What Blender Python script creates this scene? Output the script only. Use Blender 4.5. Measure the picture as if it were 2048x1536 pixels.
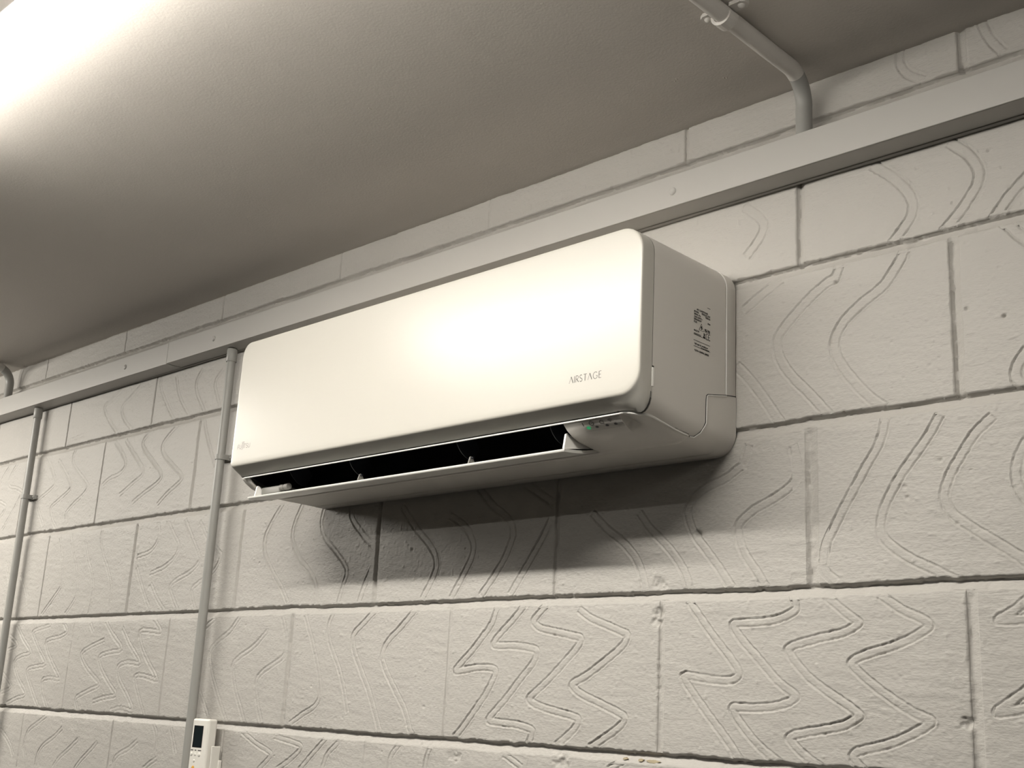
import bpy, math, random
import numpy as np
from mathutils import Vector, Matrix

for _o in list(bpy.data.objects):
    bpy.data.objects.remove(_o)
SC = bpy.context.scene
COL = SC.collection

# ------------------------------------------------------------------ camera
FPX = 2397.07                      # focal length in pixels of the 2048 px wide frame
cam_data = bpy.data.cameras.new('camera')
cam = bpy.data.objects.new('camera', cam_data)
COL.objects.link(cam)
cam_data.sensor_width = 36.0
cam_data.lens = FPX / 2048.0 * 36.0
cam_data.clip_start = 0.02
_r = Vector((0.71876761, 0.69331527, 0.05183691))
_u = Vector((0.15073325, -0.22838339 + 0.0002, 0.96187932))
_f = Vector((-0.67871394, 0.68355416, 0.26851649))
cam.matrix_world = Matrix(((_r.x, _u.x, -_f.x, 1.699087),
                           (_r.y, _u.y, -_f.y, -1.403437),
                           (_r.z, _u.z, -_f.z, -0.189965),
                           (0, 0, 0, 1)))
SC.camera = cam

# ------------------------------------------------------------------ light and exposure
SC.view_settings.view_transform = 'Standard'
SC.view_settings.look = 'None'
SC.view_settings.gamma = 1.0
SC.view_settings.use_curve_mapping = False
SC.view_settings.exposure = -0.06
CEIL = 0.7294
FLOOR = -1.67
world = bpy.data.worlds.new('world')
SC.world = world
world.use_nodes = True
world.node_tree.nodes['Background'].inputs[0].default_value = (0.05, 0.05, 0.05, 1)
world.node_tree.nodes['Background'].inputs[1].default_value = 0.0
LAMP_COL = (1.0, 0.955, 0.87)
DIFFUSER_EMIT = 103.0               # radiance of the batten in view


def strip_lamp(name, x0, x1, y, power):
    """flat downward ceiling lamp, outside the frame"""
    d = bpy.data.lights.new(name, 'AREA')
    d.shape = 'RECTANGLE'
    d.size = x1 - x0
    d.size_y = 0.06
    d.energy = power
    d.color = LAMP_COL
    o = bpy.data.objects.new(name, d)
    COL.objects.link(o)
    o.location = ((x0 + x1) / 2, y, CEIL - 0.082)
    return o


def tube_lamp(name, x0, x1, y, z, power, n=4):
    """a row of point lights along the ceiling, outside the frame: light all round"""
    for k in range(n):
        d = bpy.data.lights.new(name, 'POINT')
        d.energy = power / n
        d.shadow_soft_size = 0.03
        d.color = LAMP_COL
        o = bpy.data.objects.new(name, d)
        COL.objects.link(o)
        o.location = (x0 + (x1 - x0) * (k + 0.5) / n, y, z)


strip_lamp('lamp_far_row', -1.6, 0.0, -2.07, 18.0)
strip_lamp('fill_row_left', -2.8, -1.3, -0.862, 25.0)  # added flat fill over the left tube, brightens the left of the wall
tube_lamp('lamp_row_left', -3.0, -1.6, -0.862, 0.655, 36.0)
tube_lamp('fill_row_right', 2.2, 3.4, -0.862, 0.655, 10.0)  # added fill to brighten the right-hand end

GROOVE_TEXT = """
z 54 685 -22 718 -61 748 -93 763 -111 764 -119 751 -125 725 -125 697 -122 673 -121 691 -145 719 -175 746 -203 765 -226
z 54 851 -19 854 -31 845 -38 823 -45 798 -48 769 -49 755 -51 766 -68 792 -93 825 -125 849 -141 851 -145 841 -151 819 -157 789 -160 769 -160 754 -162 769 -183 797 -209 824 -226
z 54 902 -20 927 -40 942 -50 940 -54 922 -63 893 -69 861 -76 845 -81 842 -88 866 -115 894 -135 924 -152 940 -163 939 -166 919 -177 886 -184 859 -189 845 -193 842 -198 859 -213 880 -226
z 54 978 -21 1002 -37 1027 -48 1036 -56 1029 -62 1010 -72 986 -81 956 -89 936 -97 933 -104 955 -123 983 -142 1011 -158 1032 -166 1031 -171 1010 -183 982 -195 953 -203 935 -208 931 -215 940 -225
z 54 1153 -30 1138 -41 1120 -51 1152 -50
z 54 1147 -130 1130 -142 1113 -155 1146 -149
z 54 299 -16 289 -42 263 -70 237 -94 209 -117 223 -118 259 -113 291 -113 303 -118 300 -129 282 -156 257 -184 228 -214 220 -221
z 54 360 -15 339 -35 313 -56 295 -74 307 -78 342 -78 379 -82 391 -87 385 -104 360 -128 329 -160 300 -185 293 -195 317 -197 358 -199 387 -205 388 -212 385 -220
z 54 406 -16 387 -33 382 -42 396 -51 429 -57 461 -63 480 -67 477 -78 452 -101 415 -132 384 -154 379 -161 399 -169 435 -176 470 -182 481 -187 474 -201 445 -222
z 54 480 -27 497 -37 524 -46 558 -58 571 -64 562 -79 527 -103 491 -124 468 -134 470 -141 489 -151 523 -162 555 -173 570 -181 559 -195 528 -213 512 -222
s 54 -15 -18 -41 -37 -68 -59 -62 -86 -40 -119 -11 -157 10 -192 23 -217
s 54 95 -19 64 -45 30 -71 19 -95 31 -119 63 -156 89 -186 106 -217 111 -223
s 46 -219 -24 -200 -54 -177 -94 -160 -130 -152 -165 -165 -187 -201 -203 -232 -219
s 46 -136 -22 -144 -42 -137 -71 -106 -113 -85 -151 -70 -188
s 46 -449 -23 -477 -48 -519 -69 -541 -91 -526 -131 -493 -176 -457 -221
s 46 -349 -53 -382 -77 -428 -98 -450 -116 -435 -158 -408 -198 -391 -222
s 46 -294 -26 -275 -67 -276 -94 -308 -111 -347 -129 -362 -149 -352 -183 -334 -216
s 46 -539 -22 -573 -40
s 46 -582 -153 -556 -178 -528 -213
z 46 -1080 -25 -1068 -36
z 46 -1007 -63 -1056 -75 -1104 -92 -1089 -113 -1046 -137 -995 -163 -1042 -178 -1099 -196 -1093 -212 -1080 -226
z 46 -1002 -22 -969 -47 -913 -82 -965 -90 -1013 -100 -996 -129 -944 -164 -913 -185 -961 -192 -1009 -201
z 46 -917 -39 -879 -72 -824 -113 -877 -112 -919 -122 -906 -151 -865 -182 -828 -217 -881 -213 -920 -219
z 46 -783 -19 -749 -45 -792 -43 -839 -44 -821 -80 -781 -115 -738 -149 -790 -142 -836 -142 -820 -173 -775 -225
z 46 -1301 -24 -1382 -37 -1376 -52 -1322 -93 -1288 -119 -1340 -126 -1388 -135 -1361 -168 -1298 -218
z 46 -1220 -21 -1199 -41 -1238 -53 -1303 -62 -1289 -88 -1243 -123 -1199 -154 -1252 -153 -1294 -160 -1278 -192 -1243 -223
z 46 -1481 -24 -1437 -56 -1383 -90 -1432 -99 -1468 -115 -1432 -156 -1376 -194 -1424 -206 -1471 -219
z 46 -1514 -51 -1468 -72 -1512 -84
z 46 -1520 -148 -1466 -178 -1514 -193
s 46 -1509 109 -1479 83 -1454 56 -1437 22
s 46 -1309 192 -1295 165 -1280 134 -1270 103 -1268 75 -1278 63 -1311 36 -1348 7
s 46 -1257 206 -1240 175 -1215 139 -1197 111 -1185 79 -1176 51 -1189 31 -1218 7
s 46 -1169 179 -1142 136 -1114 101 -1097 71 -1092 40 -1098 6
s 46 -1089 204 -1090 179 -1070 144 -1042 114 -1015 80 -1000 42 -997 4
s 46 -1618 146 -1586 105
s 46 -823 202 -812 173 -826 149 -854 136 -902 130
s 46 -780 203 -745 168 -720 143 -733 119 -774 99 -826 88
s 46 -703 198 -673 164 -638 126 -627 106 -658 84 -713 67 -736 52 -718 28 -694 4
s 46 -893 99 -863 61 -823 17
s 46 -818 59 -788 30 -754 6
s 46 -638 189 -610 160 -557 125 -543 109 -565 80 -616 59 -642 45 -637 26 -622 4
s 46 -335 207 -366 173 -385 141 -379 108 -347 70 -311 37 -289 12
s 46 -267 198 -285 167 -289 135 -261 95 -222 65 -198 40 -193 9
s 46 -190 188 -196 157 -181 128 -143 99 -112 73 -104 56 -112 33 -121 7
s 60 -108 181 -99 158 -64 126 -32 105
s 60 -33 58 -47 33 -58 7
s 60 48 166 84 129 124 96 142 71 142 47 118 8
s 60 177 140 213 120 232 95 234 75 219 47 192 7
s 60 245 182 272 156 306 133 325 115 325 92 304 54 264 8
s 60 357 180 389 160 409 148
s 60 407 113 380 72 331 8
s 60 501 118 526 96 555 76 579 53 594 29 601 7
s 60 592 111 610 90 634 69 654 49 671 27 680 6
s 60 762 164 742 153 713 144 690 131 678 114 679 99 691 75 709 54 731 28 749 4
s 60 853 182 857 163 857 145 844 130 817 116 788 104 766 87 764 71 773 46 792 20 804 2
s 60 779 191 773 172
s 60 987 206 984 191 976 172 962 152 949 132 932 106 914 76 900 50 896 29 895 17 908 5
s 60 1057 197 1044 177 1028 158 1007 132 992 109 981 87 977 68 980 54 995 39 1018 24 1046 10 1066 -1
s 60 1122 188 1105 174 1089 153 1073 129 1064 109 1063 93 1072 76 1095 58 1121 40 1146 23 1154 16
s 60 1164 153 1155 137 1151 116 1156 97 1162 86
s 70 927 431 921 416 908 412 882 396 851 371 832 352 827 337 832 314 850 287 875 260 904 226
s 70 1020 428 1015 419 991 390 961 372 934 352 920 331 918 311 928 288 948 260 969 237 982 226
s 70 764 313 786 288 808 258 829 227
s 70 778 403 803 417 830 431
s 70 1171 264 1161 251 1158 237 1165 226
s 70 1158 436 1170 421 1180 409
s 70 986 565 1007 546 1028 520 1037 498 1034 479 1023 465 1010 451
s 70 1096 564 1116 543 1127 519 1126 502 1115 485 1099 466 1082 450
s 70 1185 489 1166 473 1146 450
s 70 780 559 801 539 808 523 801 506 783 487
s 60 1028 731 1027 711 1037 690 1055 676
s 60 1143 724 1152 699 1165 678
s 46 -1099 562 -1140 544 -1170 532 -1148 502 -1093 458
s 46 -1002 557 -1046 534 -1076 515 -1059 486 -1008 450
s 46 -900 564 -891 536 -861 500 -830 467 -815 453
s 46 -824 552 -807 517 -783 486 -747 453
s 46 -715 553 -732 531 -726 505 -697 470 -682 453
s 46 -627 538 -649 517 -636 485 -620 459
s 46 -1268 468 -1309 464 -1344 462
s 46 -1083 424 -1030 382 -1020 358 -1044 342 -1093 334 -1119 323
s 46 -1029 423 -980 383 -934 346 -929 327 -967 312 -1023 289
s 46 -920 429 -945 410 -927 386 -876 349 -839 321 -847 303 -916 279 -954 264
s 46 -793 432 -833 409 -851 389 -833 363 -786 333 -747 308 -749 294 -804 269 -833 251
s 46 -677 431 -658 393 -634 355 -611 321
s 46 -1466 429 -1431 399 -1406 372 -1394 349 -1421 334 -1468 318 -1486 310 -1468 282 -1431 246
s 46 -1386 409 -1345 379 -1308 349 -1298 330 -1321 316 -1369 298 -1396 284 -1378 253 -1351 232
s 46 -1297 433 -1307 415 -1295 390 -1256 362 -1209 333 -1202 320 -1226 302 -1272 283 -1303 262 -1291 238
s 46 -1698 431 -1730 406 -1749 384
s 46 -1657 427 -1683 402 -1688 381 -1679 369 -1627 359 -1592 346
s 46 -1727 329 -1686 315 -1689 300 -1710 284
s 46 -1590 342 -1605 324 -1640 288 -1675 252
s 46 -1482 -289 -1445 -304 -1418 -320 -1398 -338
s 46 -1247 -246 -1284 -263 -1322 -279 -1335 -299 -1336 -322 -1322 -342 -1310 -368
s 46 -1155 -272 -1185 -290 -1230 -310 -1252 -328 -1260 -345 -1258 -365
s 46 -1067 -294 -1101 -314 -1139 -334 -1160 -353
s 46 -973 -295 -997 -312 -1033 -335 -1053 -352
s 46 -795 -282 -827 -299 -863 -312 -879 -324 -880 -336
s 46 -707 -314 -730 -324 -746 -333
s 46 -728 -246 -714 -264 -709 -300
s 46 -660 -245 -644 -268 -631 -290
z 46 -387 -245 -338 -263 -295 -275 -289 -283 -321 -307
z 46 -276 -247 -204 -257 -199 -267 -230 -288 -258 -302
s 46 -128 -246 -164 -276 -190 -298
s 46 -91 -251 -114 -269 -122 -286
s 46 79 -244 62 -263 58 -282
s 46 160 -244 153 -262 151 -276
s 46 336 -247 363 -259
s 46 565 -242 547 -251
"""


# ------------------------------------------------------------------ materials
def mat(name, color, rough=0.5, spec=0.5, bump=None, mottling=0.0, emit=None, emit_strength=0.0,
        metallic=0.0, coat=0.0):
    """procedural painted / plastic material; bump = list of (scale, strength, distance)"""
    m = bpy.data.materials.new(name)
    m.use_nodes = True
    nt = m.node_tree
    b = nt.nodes['Principled BSDF']
    b.inputs['Base Color'].default_value = (*color, 1)
    b.inputs['Roughness'].default_value = rough
    b.inputs['Specular IOR Level'].default_value = spec
    b.inputs['Metallic'].default_value = metallic
    b.inputs['Coat Weight'].default_value = coat
    b.inputs['Coat Roughness'].default_value = 0.15
    tc = nt.nodes.new('ShaderNodeTexCoord')
    if mottling > 0:
        n = nt.nodes.new('ShaderNodeTexNoise')
        n.inputs['Scale'].default_value = 6.0
        n.inputs['Detail'].default_value = 5.0
        nt.links.new(tc.outputs['Object'], n.inputs['Vector'])
        mx = nt.nodes.new('ShaderNodeMix')
        mx.data_type = 'RGBA'
        mx.inputs['A'].default_value = (*[c * (1 - mottling) for c in color], 1)
        mx.inputs['B'].default_value = (*[min(1, c * (1 + mottling)) for c in color], 1)
        nt.links.new(n.outputs['Fac'], mx.inputs['Factor'])
        nt.links.new(mx.outputs['Result'], b.inputs['Base Color'])
    prev = None
    for (scale, strength, dist, stretch) in (bump or []):
        mp = nt.nodes.new('ShaderNodeMapping')
        mp.inputs['Scale'].default_value = stretch
        nt.links.new(tc.outputs['Object'], mp.inputs['Vector'])
        n = nt.nodes.new('ShaderNodeTexNoise')
        n.inputs['Scale'].default_value = scale
        n.inputs['Detail'].default_value = 4.0
        nt.links.new(mp.outputs['Vector'], n.inputs['Vector'])
        bp = nt.nodes.new('ShaderNodeBump')
        bp.inputs['Strength'].default_value = strength
        bp.inputs['Distance'].default_value = dist
        nt.links.new(n.outputs['Fac'], bp.inputs['Height'])
        if prev:
            nt.links.new(prev.outputs['Normal'], bp.inputs['Normal'])
        prev = bp
    if prev:
        nt.links.new(prev.outputs['Normal'], b.inputs['Normal'])
    if emit:
        b.inputs['Emission Color'].default_value = (*emit, 1)
        b.inputs['Emission Strength'].default_value = emit_strength
    return m


ISO = (1, 1, 1)
WALLCOL = (0.475, 0.455, 0.425)
M = {
    'wall': mat('grey_masonry_paint', WALLCOL, 0.55, 0.35, [(420, 0.55, 0.0012, (0.3, 1, 1)), (160, 0.4, 0.0014, ISO)], 0.03),
    'grey_paint': mat('grey_gloss_paint', (0.475, 0.46, 0.435), 0.42, 0.4, [(160, 0.12, 0.0006, ISO)], 0.02),
    'pipe_paint': mat('grey_pipe_paint', (0.33, 0.325, 0.305), 0.4, 0.4, [(120, 0.12, 0.0006, ISO)], 0.02),
    'ceiling': mat('ceiling_paint', (0.60, 0.565, 0.525), 0.7, 0.3, [(260, 0.35, 0.0009, ISO), (25, 0.12, 0.002, ISO)], 0.02),
    'ceiling_pipe': mat('ceiling_paint_on_pipe', (0.62, 0.595, 0.56), 0.5, 0.4, [(150, 0.2, 0.0008, ISO)]),
    'white_plastic': mat('white_plastic', (0.64, 0.612, 0.572), 0.42, 0.4),
    'white_gloss': mat('white_gloss_plastic', (0.66, 0.65, 0.615), 0.30, 0.5, [(7, 0.06, 0.002, (1, 1, 6))]),
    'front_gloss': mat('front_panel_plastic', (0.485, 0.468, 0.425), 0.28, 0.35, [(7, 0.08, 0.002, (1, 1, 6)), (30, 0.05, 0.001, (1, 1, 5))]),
    'shaded_plastic': mat('shaded_mechanism_plastic', (0.20, 0.195, 0.18), 0.45, 0.4),  # greyed: the shade inside the outlet is put into the colour
    'lit_trim': mat('lit_white_plastic', (0.86, 0.845, 0.81), 0.3, 0.5),  # lighter copy of the white plastic, light caught on edges put in the colour
    'display': mat('smoked_display_plastic', (0.40, 0.385, 0.36), 0.35, 0.4),
    'duct': mat('shaded_duct_plastic', (0.008, 0.008, 0.009), 0.6, 0.2),  # deep shade of the interior put into a near-black colour
    'vane': mat('dark_vane_plastic', (0.009, 0.010, 0.013), 0.45, 0.4),
    'seam': mat('shadow_gap', (0.06, 0.058, 0.055), 0.8, 0.1),
    'ink': mat('black_ink', (0.025, 0.025, 0.025), 0.6, 0.2),
    'grey_ink': mat('grey_ink', (0.07, 0.065, 0.06), 0.5, 0.3),
    'pale_ink': mat('pale_grey_ink', (0.17, 0.145, 0.14), 0.5, 0.3),
    'lens': mat('dark_lamp_lens', (0.05, 0.05, 0.05), 0.3, 0.5),
    'led': mat('green_indicator', (0.02, 0.2, 0.08), 0.3, 0.5, emit=(0.06, 0.75, 0.28), emit_strength=0.30),
    'lcd': mat('dark_lcd', (0.012, 0.018, 0.020), 0.2, 0.5),
    'lcd_rim': mat('black_lcd_rim', (0.006, 0.006, 0.006), 0.3, 0.5),
    'orange': mat('orange_button', (0.62, 0.33, 0.05), 0.45, 0.4),
    'remote': mat('white_remote_plastic', (0.80, 0.775, 0.72), 0.4, 0.4),
    'lamp_body': mat('white_lamp_enamel', (0.8, 0.78, 0.78), 0.35, 0.5),
    'diffuser': mat('lit_opal_diffuser', (0.9, 0.9, 0.9), 0.4, 0.3, emit=LAMP_COL, emit_strength=DIFFUSER_EMIT),
    'diffuser_side': mat('glowing_diffuser_side', (0.9, 0.9, 0.9), 0.4, 0.3, emit=LAMP_COL, emit_strength=26.0),
    'floor': mat('dark_floor', (0.035, 0.034, 0.033), 0.6, 0.3),
    'room_wall': mat('dark_room_wall', (0.06, 0.06, 0.058), 0.7, 0.3),
    'rust': mat('bare_mortar', (0.50, 0.43, 0.30), 0.8, 0.2),
}


# ------------------------------------------------------------------ helpers
def new_obj(name, me, material=None, parent=None, smooth=False):
    o = bpy.data.objects.new(name, me)
    COL.objects.link(o)
    if material is not None:
        me.materials.append(M[material])
    if parent is not None:
        o.parent = parent
        o.location = -parent.matrix_world.translation if False else (-parent.location.x, -parent.location.y, -parent.location.z)
    if smooth:
        me.shade_smooth()
    return o


def mesh(name, verts, faces, material, parent=None, smooth=False):
    """verts are in room coordinates; a child is shifted by its parent's location"""
    me = bpy.data.meshes.new(name)
    if parent is not None:
        px, py, pz = world_loc(parent)
        verts = [(v[0] - px, v[1] - py, v[2] - pz) for v in verts]
    me.from_pydata([tuple(v) for v in verts], [], faces)
    me.validate()
    me.update()
    o = bpy.data.objects.new(name, me)
    COL.objects.link(o)
    me.materials.append(M[material])
    if parent is not None:
        o.parent = parent
    if smooth:
        me.shade_smooth()
    return o


def world_loc(o):
    x = y = z = 0.0
    while o is not None:
        x += o.location.x; y += o.location.y; z += o.location.z
        o = o.parent
    return x, y, z


def empty(name, loc, label=None, cat=None, group=None):
    o = bpy.data.objects.new(name, None)
    COL.objects.link(o)
    o.location = loc
    o.empty_display_size = 0.05
    if label:
        o['label'] = label
    if cat:
        o['category'] = cat
    if group:
        o['group'] = group
    return o


def bevel(o, w, seg=2, angle=40):
    b = o.modifiers.new('bevel', 'BEVEL')
    b.width = w
    b.segments = seg
    b.limit_method = 'ANGLE'
    b.angle_limit = math.radians(angle)
    o.data.shade_smooth()
    e = o.modifiers.new('wn', 'WEIGHTED_NORMAL')
    e.keep_sharp = True
    return o


def box(name, lo, hi, material, parent=None, bev=0.0, seg=2):
    x0, y0, z0 = lo
    x1, y1, z1 = hi
    v = [(x0, y0, z0), (x1, y0, z0), (x1, y1, z0), (x0, y1, z0), (x0, y0, z1), (x1, y0, z1), (x1, y1, z1), (x0, y1, z1)]
    f = [(0, 3, 2, 1), (4, 5, 6, 7), (0, 1, 5, 4), (1, 2, 6, 5), (2, 3, 7, 6), (3, 0, 4, 7)]
    o = mesh(name, v, f, material, parent)
    if bev:
        bevel(o, bev, seg)
    return o


def tube_geo(path, radii, n=12, cap=True):
    """tube along a path with a radius per point (parallel transport frame)"""
    P = [Vector(p) for p in path]
    if not isinstance(radii, (list, tuple)):
        radii = [radii] * len(P)
    T = []
    for i in range(len(P)):
        a = P[max(i - 1, 0)]
        b = P[min(i + 1, len(P) - 1)]
        T.append((b - a).normalized())
    ref = Vector((0, 0, 1)) if abs(T[0].z) < 0.9 else Vector((1, 0, 0))
    nrm = (ref - T[0] * ref.dot(T[0])).normalized()
    verts, faces = [], []
    for i, p in enumerate(P):
        nrm = (nrm - T[i] * nrm.dot(T[i])).normalized()
        bn = T[i].cross(nrm)
        for k in range(n):
            a = 2 * math.pi * k / n
            verts.append(p + (nrm * math.cos(a) + bn * math.sin(a)) * radii[i])
    for i in range(len(P) - 1):
        for k in range(n):
            a, b = i * n + k, i * n + (k + 1) % n
            faces.append((a, b, b + n, a + n))
    if cap:
        faces.append(tuple(range(n - 1, -1, -1)))
        faces.append(tuple(range((len(P) - 1) * n, len(P) * n)))
    return verts, faces


def tube(name, path, radii, material, parent=None, n=12):
    v, f = tube_geo(path, radii, n)
    o = mesh(name, v, f, material, parent)
    o.data.shade_smooth()
    try:
        o.data.set_sharp_from_angle(angle=math.radians(50))
    except Exception:
        pass
    return o


def prism(name, poly, axis, a0, a1, material, parent=None, bev=0.0):
    """extrude a 2-D polygon along x ('x': poly is (y, z)) or y ('y': poly is (x, z))"""
    n = len(poly)
    if axis == 'x':
        v = [(a0, p, q) for p, q in poly] + [(a1, p, q) for p, q in poly]
    else:
        v = [(p, a0, q) for p, q in poly] + [(p, a1, q) for p, q in poly]
    f = [tuple(range(n)), tuple(range(2 * n - 1, n - 1, -1))]
    f += [(i, (i + 1) % n, (i + 1) % n + n, i + n) for i in range(n)]
    o = mesh(name, v, f, material, parent)
    import bmesh
    bm = bmesh.new()
    bm.from_mesh(o.data)
    bmesh.ops.recalc_face_normals(bm, faces=bm.faces)
    bm.to_mesh(o.data)
    bm.free()
    if bev:
        bevel(o, bev, 2, 30)
    return o


def ribbon_geo(strokes, w, to3d, verts, faces, normal_off):
    """flat printed strokes: list of (points, width factor) drawn in (u, v) and lifted by to3d"""
    for pts, wf in strokes:
        hw = w * wf * 0.5
        n = len(pts)
        base = len(verts)
        for i in range(n):
            a = pts[max(i - 1, 0)]
            b = pts[min(i + 1, n - 1)]
            tx, ty = b[0] - a[0], b[1] - a[1]
            l = math.hypot(tx, ty) or 1.0
            nx, ny = -ty / l, tx / l
            verts.append(to3d(pts[i][0] + nx * hw, pts[i][1] + ny * hw))
            verts.append(to3d(pts[i][0] - nx * hw, pts[i][1] - ny * hw))
        for i in range(n - 1):
            q = base + 2 * i
            faces.append((q, q + 1, q + 3, q + 2))


# ------------------------------------------------------------------ block wall
# Height field of the wall face (metres, positive = towards the room), measured
# from the block grid: 225 mm courses, 450 mm blocks, struck mortar joints and
# the wavy lines raked into the blocks before painting.
rng = np.random.default_rng(7)
LAT = rng.random((257, 257))


def vnoise(x, z, s, seed=0):
    """smooth value noise in 0..1"""
    u = x / s + 31.7 * (seed + 1)
    v = z / s + 17.3 * (seed + 1)
    iu = np.floor(u).astype(int); iv = np.floor(v).astype(int)
    fu = u - iu; fv = v - iv
    fu = fu * fu * (3 - 2 * fu); fv = fv * fv * (3 - 2 * fv)
    iu %= 256; iv %= 256
    a = LAT[iu, iv]; b = LAT[iu + 1, iv]; c = LAT[iu, iv + 1]; d = LAT[iu + 1, iv + 1]
    return (a * (1 - fu) + b * fu) * (1 - fv) + (c * (1 - fu) + d * fu) * fv


BEDS = [0.6695, 0.450, 0.225, 0.0, -0.225, -0.450, -0.675]      # lower edge of each course
ROW_TOPS = [CEIL + 0.01] + [b - 0.016 for b in BEDS[:-1]]
BED_W = 0.016
def _cont(first, known, last):
    l = list(known)
    while l[0] > first:
        l.insert(0, round(l[0] - 0.45, 4))
    while l[-1] < last:
        l.append(round(l[-1] + 0.45, 4))
    return l
X_MIN, X_MAX = -2.75, 2.0
ROWS = [
    _cont(X_MIN, [-1.109, -0.655, -0.213, 0.224, 0.666, 1.112], X_MAX),
    _cont(X_MIN, [-1.366, -0.918, -0.468, -0.018, 0.425, 0.867], X_MAX),
    _cont(X_MIN, [-1.139, -0.693, -0.243, 0.207, 0.645, 1.087], X_MAX),
    _cont(X_MIN, [-1.374, -0.9195, -0.472, -0.02, 0.4235, 0.877], X_MAX),
    _cont(X_MIN, [-1.166, -0.716, -0.262, 0.189, 0.633, 1.088], X_MAX),
    _cont(X_MIN, [-1.364, -0.907, -0.459, -0.011, 0.452, 0.90], X_MAX),
    _cont(X_MIN, [-1.14, -0.69, -0.24, 0.21, 0.66, 1.11], X_MAX),
]
# a few upright joints are wider or deeper than the rest: (row, x): (width, depth)
WIDE = {(1, 0.867): (0.015, 0.006), (2, 1.087): (0.016, 0.0062), (3, 0.877): (0.021, 0.0052), (3, -0.02): (0.013, 0.0062),
        (3, -0.472): (0.012, 0.004), (3, -0.9195): (0.012, 0.0052), (4, -0.262): (0.014, 0.0052), (4, 1.088): (0.016, 0.0032),
        (4, 0.633): (0.013, 0.0032), (4, 0.189): (0.009, 0.0018), (3, 0.4235): (0.011, 0.0030), (0, 1.112): (0.014, 0.006),
        (0, 0.666): (0.010, 0.0035), (2, -0.693): (0.011, 0.004), (1, -0.468): (0.010, 0.0035)}


def perp(row, x):
    return WIDE.get((row, x), (0.0075, 0.0018))


GROOVES = []
for line in GROOVE_TEXT.strip().splitlines():
    p = line.split()
    pts = np.array([int(v) for v in p[2:]], float).reshape(-1, 2) / 1000.0
    # catmull-rom refinement for raked curves, light for the zigzags
    sub = 5 if p[0] == 's' else 3
    out = []
    for i in range(len(pts) - 1):
        p0 = pts[max(i - 1, 0)]; p1 = pts[i]; p2 = pts[i + 1]; p3 = pts[min(i + 2, len(pts) - 1)]
        for k in range(sub):
            t = k / sub
            out.append(0.5 * (2 * p1 + (p2 - p0) * t + (2 * p0 - 5 * p1 + 4 * p2 - p3) * t * t + (3 * p1 - p0 - 3 * p2 + p3) * t ** 3))
    out.append(pts[-1])
    out = np.array(out)                                           # run the ends on a little
    e0 = out[0] - out[1]; e1 = out[-1] - out[-2]
    out = np.concatenate([[out[0] + e0 / np.linalg.norm(e0) * 0.007], out, [out[-1] + e1 / np.linalg.norm(e1) * 0.007]])
    GROOVES.append((np.array(out), int(p[1]) / 10000.0))         # centre line and half width of the raked band
PITS = [(rng.uniform(-1.9, 1.3), rng.uniform(-0.4, 0.66), rng.uniform(0.0012, 0.003), rng.uniform(0.5, 1.6)) for _ in range(420)]
PITS += [(0.6957, 0.0774, 0.0062, 4.5), (0.0786, 0.0905, 0.0032, 2.6), (0.9211, 0.410, 0.0021, 4.5), (1.148, 0.316, 0.0021, 4.5), (1.1025, 0.3344, 0.003, 2.5),
         (1.0772, -0.1687, 0.0075, 6.0), (0.215, -0.254, 0.010, 1.6), (0.228, -0.256, 0.008, 1.8), (0.4524, -0.2495, 0.012, 4.0), (1.0142, 0.1024, 0.0035, 2.2),
         (1.0585, 0.1455, 0.0032, 2.0), (0.6288, -0.0318, 0.009, 4.0), (0.626, -0.045, 0.007, 3.0), (0.6297, 0.0075, 0.010, 3.0), (1.1419, 0.5416, 0.0022, 2.5), (0.1358, -0.2405, 0.003, 3.0)]


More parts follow.
